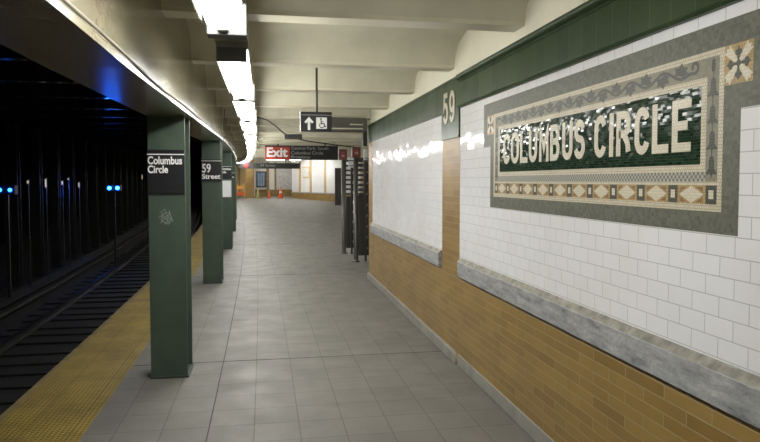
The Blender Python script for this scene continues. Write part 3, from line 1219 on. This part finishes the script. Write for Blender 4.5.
# distant sign with a red disc
t = thing('distant_sign', 'distant dark hanging sign with a red disc at its left end', 'sign', (0, 33.66, 0))
MB().box(-1.50, 1.62, 0, .1, 2.30, 2.59).build('sign_panel', M['dark_metal'], t, bevel=.004)
text_part('small_lettering', '59 Street', -.4, .35, 2.41, 2.53, -.001, M['grey_text'], t, .01, .003)
dm = MB()
dm.prism([(-1.13 + .12 * math.cos(a), 2.445 + .12 * math.sin(a)) for a in [2 * PI * i / 16 for i in range(16)]], lambda p, k: (p[0], -.03 * k, p[1]))
dm.build('red_disc', M['redlamp'], t)
for x in (-.9, .9):
    MB().tube([(x, .05, 2.59), (x, .05, HB + r(33.66) + .004)], .02, 6).build('hanger_rod', M['cable'], t)

# ------------------------------------------------------------------ gates past the end of the tiled wall
def gate(label, yg, xp, h, xe, wing):
    t = thing('exit_turnstile', label, 'gate', (xp, yg, r(yg)), 0, 'tall dark turnstiles past the tiled wall')
    p = MB()
    p.lathe([(.085, 0), (.085, .015), (.055, .03), (.05, .06), (.05, h)], 0, 0, 16)
    p.build('post', M['post'], t, smooth=True)
    x0, x1 = .055, xe - xp
    MB().box(x0, x1, -.02, .02, .13, 1.30).build('lower_panel', M['gate'], t)
    # barred upper part
    for k in range(7):
        z = 1.36 + k * .105
        MB().tube([(x0 - .02, 0, z), (x1, 0, z)], .021, 8).build('bar', M['gate'], t, smooth=True)
    MB().box(.155, .26, -.03, .03, 1.30, 2.10).build('jamb', M['gate'], t)
    for k in range(9):
        z = .28 + k * .222
        MB().lathe([(.032, 0), (.032, .006), (.018, .014)], 0, 0, 10).build('bolt', M['steel'], t, at=(.205, -.031, z)).rotation_euler = (PI / 2, 0, 0)
    MB().box(-.045, x1, -.06, .06, 2.08, h).build('header', M['gate'], t)
    if wing:
        MB().box(-.20, -.06, -.01, .03, 1.10, 1.94).build('wing_panel', M['gate'], t, bevel=.006)
    return t


gate('farther tall dark turnstile with a hanging side panel, past the tiled wall', 14.4, 1.675, 2.12, 2.7, True)
gate('nearer tall dark turnstile beside the end of the tiled wall', 12.95, 1.755, 2.12, 2.7, False)
for lab, x0, x1, y, z0, z1 in (('dull red alarm box on the farther turnstile post', 1.56, 1.745, 14.4, 2.125, 2.36), ('dull red alarm box on the nearer turnstile post', 1.67, 1.845, 12.95, 2.125, 2.34)):
    t = thing('alarm_box', lab, 'box', ((x0 + x1) / 2, y, 0))
    w = (x1 - x0) / 2
    MB().box(-w, w, -.07, .07, z0 + r(y), z1 + r(y)).build('housing', M['alarm'], t, bevel=.006)
    MB().box(-w * .55, w * .5, -.073, -.07, z0 + .05, z1 - .04).build('face_plate', M['alarm_face'], t)
    MB().box(-w * .35, w * .3, -.075, -.073, z0 + .09, z0 + .12).build('label_strip', M['grey_text'], t)
for lab, x0, x1, y, z0, z1 in (('pale steel control box between the two turnstile posts', 1.765, 1.90, 14.3, 1.965, 2.11), ('pale steel control box beside the nearer turnstile post', 1.90, 1.97, 12.9, 2.085, 2.30)):
    t = thing('control_box', lab, 'box', ((x0 + x1) / 2, y, 0))
    w = (x1 - x0) / 2
    MB().box(-w, w, -.12, -.03, z0, z1).build('housing', M['notice'], t, bevel=.005)
    MB().box(-.02, .02, -.10, -.06, .03, z0).build('stand', M['gate'], t)
    MB().box(-w * .6, w * .6, -.124, -.12, z0 + .03, z0 + .05).build('slot', M['dark_metal'], t)

# rolling grille housing and guide rail at the end of the wall
t = thing('grille_housing', 'dark grey rolling grille housing under the ceiling at the wall end', 'housing', (0, 10.64, 0))
MB().box(.92, 1.635, 0, .34, 2.50, 2.702).build('housing', M['duct'], t, bevel=.006)
MB().box(.92, 1.625, -.02, 0, 2.55, 2.715).build('cover_plate', M['duct'], t)
for z, xa in ((2.605, 1.34), (2.535, 1.0)):
    MB().box(xa, 1.56, -.026, -.02, z - .010, z + .010).build('light_strip', M['plaster'], t)
MB().box(1.565, 1.635, 0, .10, 2.25, 2.50).build('guide_rail', M['cable'], t)

# drooping cable from the light row to the alarm boxes
ctrl = [(-.16, 9.62, 2.60), (-.02, 10.3, 2.625), (.115, 11.0, 2.60), (.25, 11.5, 2.53), (.398, 12.0, 2.485), (.60, 12.3, 2.455), (.86, 12.6, 2.43), (1.2, 12.8, 2.40), (1.50, 13.0, 2.375), (1.72, 13.0, 2.36)]


def spline(P, n=6):
    out = []
    for i in range(len(P) - 1):
        p0, p1, p2, p3 = (Vector(P[max(0, i - 1)]), Vector(P[i]), Vector(P[i + 1]), Vector(P[min(len(P) - 1, i + 2)]))
        for k in range(n):
            s = k / n
            out.append(.5 * ((2 * p1) + (p2 - p0) * s + (2 * p0 - 5 * p1 + 4 * p2 - p3) * s * s + (3 * p1 - p0 - 3 * p2 + p3) * s ** 3))
    out.append(Vector(P[-1]))
    return out


t = thing('overhead_cable', 'black cable drooping from the light row to the red alarm boxes', 'cable', (0, 0, 0))
MB().tube(spline(ctrl), .012, 8).build('cable_run', M['cable'], t, smooth=True)
MB().box(.30, .62, 11.98, 12.10, 2.44, 2.53).build('junction_box', M['dark_metal'], t, bevel=.008)

# ------------------------------------------------------------------ far end: cones, barrier, posters
def cone(label, x, y, h, mat, low=False):
    t = thing('traffic_cone', label, 'cone', (x, y, r(y)))
    MB().box(-h * .28, h * .28, -h * .28, h * .28, 0, h * .06).build('base', mat, t, bevel=.01)
    prof = [(h * .21, h * .06), (h * .12, h * .5), (h * .05, h * .97), (h * .04, h)]
    MB().lathe(prof, 0, 0, 16).build('cone_body', mat, t, smooth=True)
    if not low:
        MB().lathe([(h * .145, h * .45), (h * .105, h * .62)], 0, 0, 16).build('reflective_band', M['white'], t, smooth=True)
    return t


cone('short orange cone in the middle of the far end wall', .03, 43.4, .50, M['orange'], True)
cone('tall orange cone at the foot of the far glazed panel', .80, 43.6, .76, M['orange'])
cone('dull olive cone beside the far brick pillar', -.70, 43.2, .70, M['cone_olive'], True)

t = thing('folding_barrier', 'orange and yellow folding barrier left of the far brick pillar', 'barrier', (-1.84, 43.4, r(43.4)))
for s in (-1, 1):
    for x in (-.26, .26):
        MB().tube([(x, s * .22, 0), (x * .75, s * .02, .98)], .03, 8).build('leg', M['barrier'], t)
    MB().box(-.28, .28, s * .17 - .012, s * .17 + .012, .22, .42).build('board', M['orange'], t)
    MB().box(-.24, .24, s * .07 - .012, s * .07 + .012, .64, .82).build('board', M['barrier'], t)

t = thing('framed_poster', 'blue poster in a white frame on the far end wall', 'poster', (-.50, YF, 0))
MB().box(-.36, .36, -.06, -.03, 1.20, 2.35).build('frame', M['dark_metal'], t)
MB().box(-.30, .26, -.066, -.06, 1.28, 2.27).build('print', M['poster_blue'], t)
for x in (-.18, -.02, .13):
    MB().box(x - .02, x + .02, -.07, -.066, 1.34, 2.18).build('pale_bar', M['poster_pic'], t)
u = (Cc - B).normalized()
p = B + u * (LW * .63)
t = thing('wall_picture', 'small tan framed picture on the distant white tiled wall', 'picture', (p.x, p.y, 0), math.atan2(u.y, u.x))
sgn = 1
MB().box(-.45, .45, sgn * .01, sgn * .06, 1.86, 2.60).build('frame', M['tan'], t)
MB().box(-.38, .38, sgn * .06, sgn * .066, 1.93, 2.53).build('print', M['poster_pic'], t)

# ------------------------------------------------------------------ tracks and tunnel
ties = None
tie_y = [1.2 + .62 * i for i in range(50)]
tie_me = MB().box(-1.25, 1.25, -.11, .11, 0, .15)
tp = tie_me.build('track_tie', M['tie'], bevel=.01)
tag(tp, 'sooty timber tie under the rails of the dark track', 'railway tie', 'ties of the near track')
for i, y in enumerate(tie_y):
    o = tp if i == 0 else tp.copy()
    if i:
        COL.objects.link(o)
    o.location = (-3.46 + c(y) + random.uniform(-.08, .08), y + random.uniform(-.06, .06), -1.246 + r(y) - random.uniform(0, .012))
    o.rotation_euler.z = random.uniform(-.03, .03)
rp = [(-.07, 0), (.07, 0), (.07, .012), (.012, .025), (.012, .10), (.035, .112), (.035, .14), (-.035, .14), (-.035, .112), (-.012, .10), (-.012, .025), (-.07, .012)]
for lab, nm, X, z in (('steel running rail close under the platform edge', 'running_rail', -2.74, -1.095), ('steel running rail on the far side of the near track', 'running_rail', -4.18, -1.095),
                      ('third rail beyond the near track, on low insulators', 'third_rail', -5.0, -.98)):
    mb = MB()
    mb.sweep(rp, [lambda p, y=y: (X + c(y) + p[0], y, z + r(y) + p[1]) for y in [q for q in ys if q > -3]])
    tag(mb.build(nm, M['rail']), lab, 'rail')
tag(MB().sweep([(-.09, 0), (.09, 0), (.11, .03), (-.11, .03)], [lambda p, y=y: (-5.0 + c(y) + p[0], y, -.78 + r(y) + p[1]) for y in [q for q in ys if q > -3]]).build('cover_board', M['tie']),
    'dark timber cover board above the third rail', 'board')
# low kerb wall between the tracks, on which the tunnel columns stand
kb = MB()
kb.sweep([(-5.85, -1.3), (-5.45, -1.3), (-5.45, -.85), (-5.85, -.85)], [lambda p, y=y: (p[0] + c(y), y, p[1] + r(y)) for y in ys])
struct(kb.build('trim_10', M['tcol']))

first = None
n = 0
for row, X in enumerate((-5.65, -9.4, -13.2)):
    y = 3.0 + row * .5
    while y < 46:
        if first is None:
            first = thing('tunnel_column', '', 'column', (0, 0, 0), 0, 'dark steel columns in the tunnel')
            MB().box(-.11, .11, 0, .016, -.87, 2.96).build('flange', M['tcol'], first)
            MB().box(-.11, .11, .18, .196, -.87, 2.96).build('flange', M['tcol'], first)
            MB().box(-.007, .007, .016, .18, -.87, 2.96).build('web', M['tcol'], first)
            o = first
        else:
            o = dup(first, (0, 0, 0))
        o.location = (X + c(y), y, r(y))
        o['label'] = ['dark steel tunnel column in the row along the near track', 'dark steel tunnel column in the second row across the tracks', 'dark steel tunnel column in the farthest row across the tracks'][row]
        o['group'] = ['tunnel columns beside the near track', 'tunnel columns in the second row', 'tunnel columns in the farthest row'][row]
        y += 1.64
        n += 1


# blue-white signal lamps
def signal(label, x, y, z, sep, bright):
    t = thing('signal_lamp', label, 'lamp', (x, y, 0))
    MB().box(-sep / 2 - .09, sep / 2 + .09, .02, .22, z - .10, z + .10).build('housing', M['tcol'], t, bevel=.01)
    for s in (-1, 1):
        MB().lathe([(.055 if bright else .04, 0), (.055 if bright else .04, .012), (.045 if bright else .03, .03), (.02, .04)], 0, 0, 16).build('lens', M['blue' if bright else 'blue_dim'], t, at=(s * sep / 2, .02, z)).rotation_euler = (PI / 2, 0, 0)
    MB().box(-.03, .03, .1, .16, -1.25, z - .10).build('post', M['tcol'], t)
    return t


signal('pair of bright blue-white lamps glowing in the dark tunnel left of the nearest column', -4.975, 22.0, 1.435, .25, 1)
signal('pair of blue lamps at the left edge of the dark tunnel', -5.557, 14.85, 1.473, .20, 0)
# small bulbs between the tunnel columns
for x, y, z, hh, lab in ((-5.598, 16.305, 1.64, .05, 'faint warm tunnel bulb just right of the blue lamps at the left edge'),
                         (-5.641, 17.674, 1.61, .15, 'tall faint warm light strip in the tunnel, the tallest of the row'),
                         (-5.692, 19.18, 1.61, .07, 'short faint light strip in the tunnel right of the tallest strip'),
                         (-5.714, 19.81, 1.72, .03, 'small warm tunnel bulb, the highest of the faint lights'),
                         (-5.76, 21.02, 1.54, .10, 'faint light strip in the tunnel left of the bright blue lamps'),
                         (-6.494, 35.03, 1.87, .16, 'faint light strip in the tunnel just left of the nearest column')):
    t = thing('tunnel_bulb', lab, 'lamp', (x, y, 0))
    hh *= .7
    MB().box(-.013, .013, 0, .02, z - hh, z + hh).build('bulb', M['warm'], t)
    MB().box(-.018, .018, .02, .07, z - hh - .03, z + hh + .03).build('housing', M['tcol'], t)
    MB().box(-.010, .010, .03, .06, -1.25, z - hh - .03).build('stand', M['tcol'], t)
